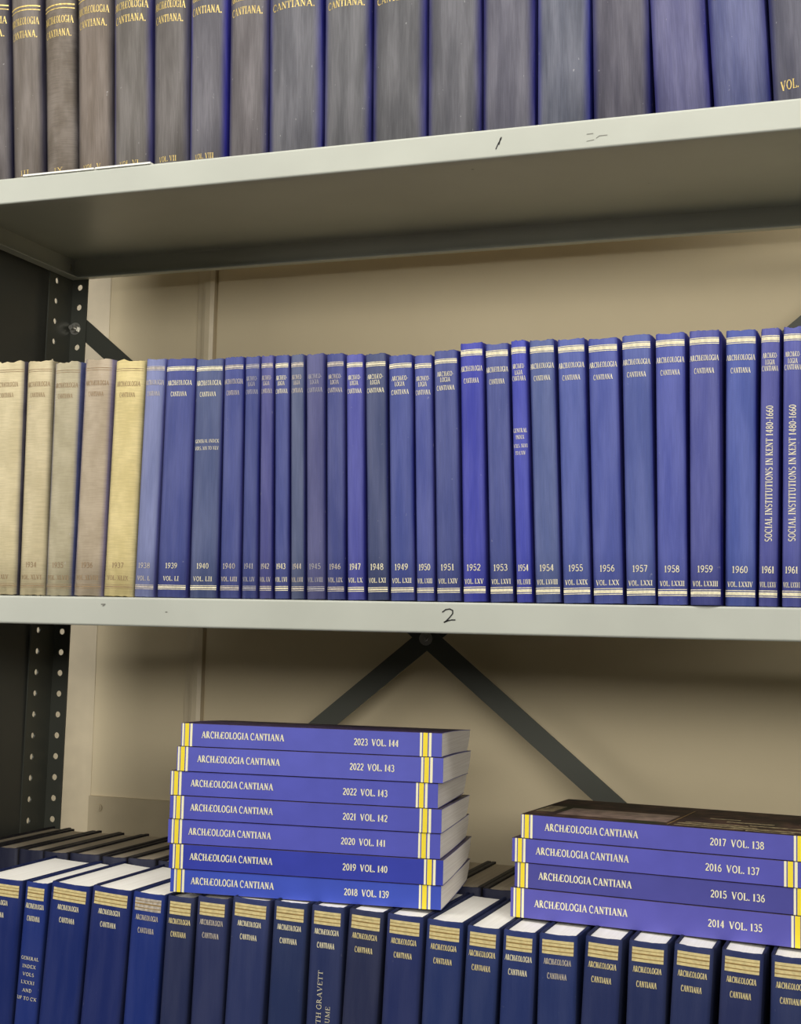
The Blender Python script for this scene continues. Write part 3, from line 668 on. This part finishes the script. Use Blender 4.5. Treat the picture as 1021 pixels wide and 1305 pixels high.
def build_pb(lab, grp, x, y, z, yaw, pitch, L, th, W, lb, lt, year, vol, col, art=False, stripe=(.0055, .0175), rs=(.0105, .0222), tpos=(.0224, .0895, .2085, .0465), sh=.016):
    r = thing('paperback_book', lab, 'book', (x, y, z), (0, pitch, yaw), grp)
    K = 8; yy = [W*i/K for i in range(K+1)]
    zb = [lb*(i/K)**1.6 for i in range(K+1)]; zt = [th+lt*(i/K)**1.6 for i in range(K+1)]
    tc = .00045
    yb_ = [v-sh*(v/W)**2 for v in yy]
    o_ = [(yb_[i], zb[i]) for i in range(K, 0, -1)]+[(.0004, 0), (0, .0004), (0, th-.0004), (.0004, th)]+[(yy[i], zt[i]) for i in range(1, K+1)]
    in_ = [(yy[i], zt[i]-tc) for i in range(K, 0, -1)]+[(tc, th-tc), (tc, tc)]+[(yb_[i], zb[i]+tc) for i in range(1, K+1)]
    cv = MB().prism(o_+in_, 0, L, 'x').build('cover', [pb_mats(0, col), M['pbtop']], r)
    for pf in cv.data.polygons:
        if abs(pf.normal.z) > .6: pf.material_index = 1
    pgp = [(yb_[i]-(.001 if i == K else 0), zb[i]+tc+.00005) for i in range(K, 0, -1)]+[(tc+.0001, tc+.00005), (tc+.0001, th-tc-.00005)]+[(yy[i]-(.001 if i == K else 0), zt[i]-tc-.00005) for i in range(1, K+1)]
    th_e = zt[K]-zb[K]; pgp += [(yb_[K]-.001+(yy[K]-yb_[K])*math.sin(q*math.pi/2), zb[K]+th_e*q) for q in (.82, .6, .38, .18)]
    MB().prism(pgp, .0003, L-.0003, 'x').build('text_block', M['pbpages'], r)
    # printed stripes at both ends of the spine
    e = -.00015
    def strip(nm, mt, a, b_): MB().add([(a, e, .0002), (b_, e, .0002), (b_, e, th-.0002), (a, e, th-.0002)], [(0, 1, 2, 3)]).build(nm, mt, r)
    for a0, a1 in ((stripe[0], stripe[1]), (L-rs[1], L-rs[0])):
        wv = a1-a0
        strip('cream_stripe', M['cream'], a0, a0+wv*.18); strip('yellow_stripe', M['yellow'], a0+wv*.27, a0+wv*.67); strip('cream_stripe', M['cream'], a0+wv*.78, a1)
    Lt = MB()
    for q in text_quads('ARCHÆOLOGIA CANTIANA', tpos[0]+tpos[1]/2, th*.53, .0068, tpos[1], bold=1.05)+text_quads('%s  VOL. %s' % (year, vol), tpos[2], th*.50, .0066, tpos[3], bold=1.05):
        Lt.add([(u, e-.0001, v) for u, v in q], [(0, 1, 2, 3)])
    Lt.build('spine_lettering', M['cream'], r)['kind'] = 'stuff'
    if art:
        def zs(y_): return th+lt*(y_/W)**1.6
        def patch(name, mat, rects, up_=.0002):
            mb = MB()
            for (a, b_, c, d) in rects:
                n_ = 6
                for i in range(n_):
                    y0, y1 = c+(d-c)*i/n_, c+(d-c)*(i+1)/n_
                    mb.add([(a, y0, zs(y0)+up_), (b_, y0, zs(y0)+up_), (b_, y1, zs(y1)+up_), (a, y1, zs(y1)+up_)], [(0, 1, 2, 3)])
            return mb.build(name, mat, r)
        t = NT('brown_photo_print', .6, spec=.2); f = t.noise(55, detail=6); g = t.noise(14, detail=3)
        q = t.mix(t.rng(f, .35, .7), lin((46, 34, 34)), lin((84, 62, 52))); q = t.mix(t.rng(g, .55, .7), q, lin((44, 48, 30))); t.base(q)
        patch('printed_cover', t.m, [(0, L, .0002, W)])
        t = NT('stone_photo_print', .35); f = t.noise(90, detail=6); t.base(t.mix(t.rng(f, .3, .7), lin((78, 60, 60)), lin((140, 116, 108))))
        patch('printed_picture', t.m, [(.030, .140, .018, .075)], .0004)
        t = NT('gilt_blur_print', .35); f = t.noise(1, t.coord((140, 700, 1)), 4); t.base(t.mix(t.rng(f, .45, .6), lin((64, 46, 36)), lin((190, 172, 128))))
        patch('printed_title', t.m, [(.155, .215, .030, .036), (.150, .225, .018, .026), (.150, .215, .006, .012), (.205, .268, .012, .020), (.19, .235, .052, .060), (.215, .270, .036, .042), (.218, .262, .002, .007), (.17, .20, .070, .076), (.004, .022, .03, .08)], .0005)
        patch('printed_rule', M['bandbrown'], [(.144, .1452, .004, .12), (.280, .2812, .002, .11)], .0006)
    return r

# tall stack of seven
G5 = 'tall stack of seven paperbacks'
zbase = -.2722
P0 = at(217, 1136, z=zbase+.0003); P1 = at(562, 1160, z=zbase+.0003); P1.z = P0.z
dv = (P1-P0).normalized(); nn = Vector((-dv.y, dv.x, 0)); yaw0 = math.atan2(dv.y, dv.x)
S_ = [ # tl, tr, bl, br picture corners from the lowest book up
 ((217, 1108), (562, 1127), (217, 1136), (562, 1160), '2018', '139', (66, 86, 190), 'vivid blue paperback 2018 VOL. 139, bottom of the tall stack'),
 ((215, 1075), (565, 1095), (217, 1108), (565, 1127), '2019', '140', (58, 68, 172), 'deep blue paperback 2019 VOL. 140, second from the bottom of the tall stack'),
 ((213, 1043), (561, 1062), (215, 1075), (561, 1095), '2020', '141', (88, 92, 190), 'blue paperback 2020 VOL. 141, third from the bottom of the tall stack'),
 ((217, 1012), (563, 1032), (217, 1043), (563, 1062), '2021', '142', (86, 90, 186), 'blue paperback 2021 VOL. 142 in the middle of the tall stack'),
 ((217, 980), (558, 1000), (217, 1012), (558, 1031), '2022', '143', (88, 92, 188), 'lower of the two blue paperbacks 2022 VOL. 143, sticking out to the left'),
 ((226, 949), (565, 967), (226, 980), (565, 999), '2022', '143', (94, 98, 192), 'upper of the two blue paperbacks 2022 VOL. 143, second from the top'),
 ((232, 919), (563, 936), (230, 949), (563, 967), '2023', '144', (92, 96, 188), 'blue paperback 2023 VOL. 144 on top of the tall stack'),
]
z = zbase; tot = len(S_)
for k_, (tl, tr, bl, br, yr, vol, col, lab) in enumerate(S_):
    A, A2 = at(*tl, plane=(P0, nn)), at(*tr, plane=(P0, nn)); B, B2 = at(*bl, plane=(P0, nn)), at(*br, plane=(P0, nn))
    ztop = (A.z+A2.z)/2; th = ztop-z-.0003
    L = ((A2-A).length+(B2-B).length)/2
    x0 = (A.x+B.x)/2; y0 = P0.y+(x0-P0.x)*dv.y/dv.x
    rr = random.Random(k_)
    def bl__(q): return .0075-.0135*q/tot
    lb = bl__(k_)+(.0016 if k_ in (1, 4) else 0); lt = bl__(k_+1)-(.0012 if k_ in (0, 3) else 0)
    build_pb(lab, G5, x0, y0+(-.0006 if k_ % 2 else .0004), z, yaw0, 0, L, th, .152-.003*(k_ % 2), lb, lt, yr, vol, col, stripe=(.0010, .0122) if k_ > 3 else (.0040, .0152), rs=(.0105, .0222) if k_ != 1 else (.0075, .0192))
    z = ztop
# short stack of four
G6 = 'short stack of four paperbacks'
zbase = -.2768
P0 = at(651, 1168, z=zbase); P1 = at(1021, 1209, z=zbase)
dv = (P1-P0).normalized(); nn = Vector((-dv.y, dv.x, 0)); yaw1 = math.atan2(dv.y, dv.x)
Q_ = [
 ((651, 1131), (651, 1168), (1021, 1166), 1044, '2014', '135', (94, 92, 180), 'violet-blue paperback 2014 VOL. 135, bottom of the short stack'),
 ((656, 1099), (656, 1131), (1021, 1131), 1047, '2015', '136', (80, 80, 158), 'dark violet-blue paperback 2015 VOL. 136, second in the short stack'),
 ((653, 1068), (653, 1099), (1021, 1097), 1021.5, '2016', '137', (92, 92, 184), 'violet-blue paperback 2016 VOL. 137, third from the bottom of the short stack'),
 ((664, 1037), (664, 1068), (1021, 1065), 1047, '2017', '138', (92, 92, 182), 'paperback 2017 VOL. 138 with brown pictorial cover, top of the short stack'),
]
z = zbase
for k_, (tl, bl, tr, xe, yr, vol, col, lab) in enumerate(Q_):
    A, B, A2 = at(*tl, plane=(P0, nn)), at(*bl, plane=(P0, nn)), at(*tr, plane=(P0, nn))
    ztop = (A.z+A2.z)/2; th = ztop-z-.0003
    E_ = at(xe, tr[1], plane=(P0, nn)); L = Vector((E_.x-A.x, E_.y-A.y)).length
    x0 = (A.x+B.x)/2; y0 = P0.y+(x0-P0.x)*dv.y/dv.x
    build_pb(lab, G6, x0, y0+(.0005 if k_ % 2 else -.0004), z, yaw1, 0, L, th, .150, .003*(1-k_/4), .003*(1-(k_+1)/4), yr, vol, col, art=(k_ == 3), stripe=(.0030, .0138) if k_ < 3 else (.0008, .0120), rs=(.0035 if k_ == 2 else .0125, .0155 if k_ == 2 else .0245), tpos=(.0245, .0935, (.2190, .2175, .2155, .2110)[k_], .0500))
    z = ztop
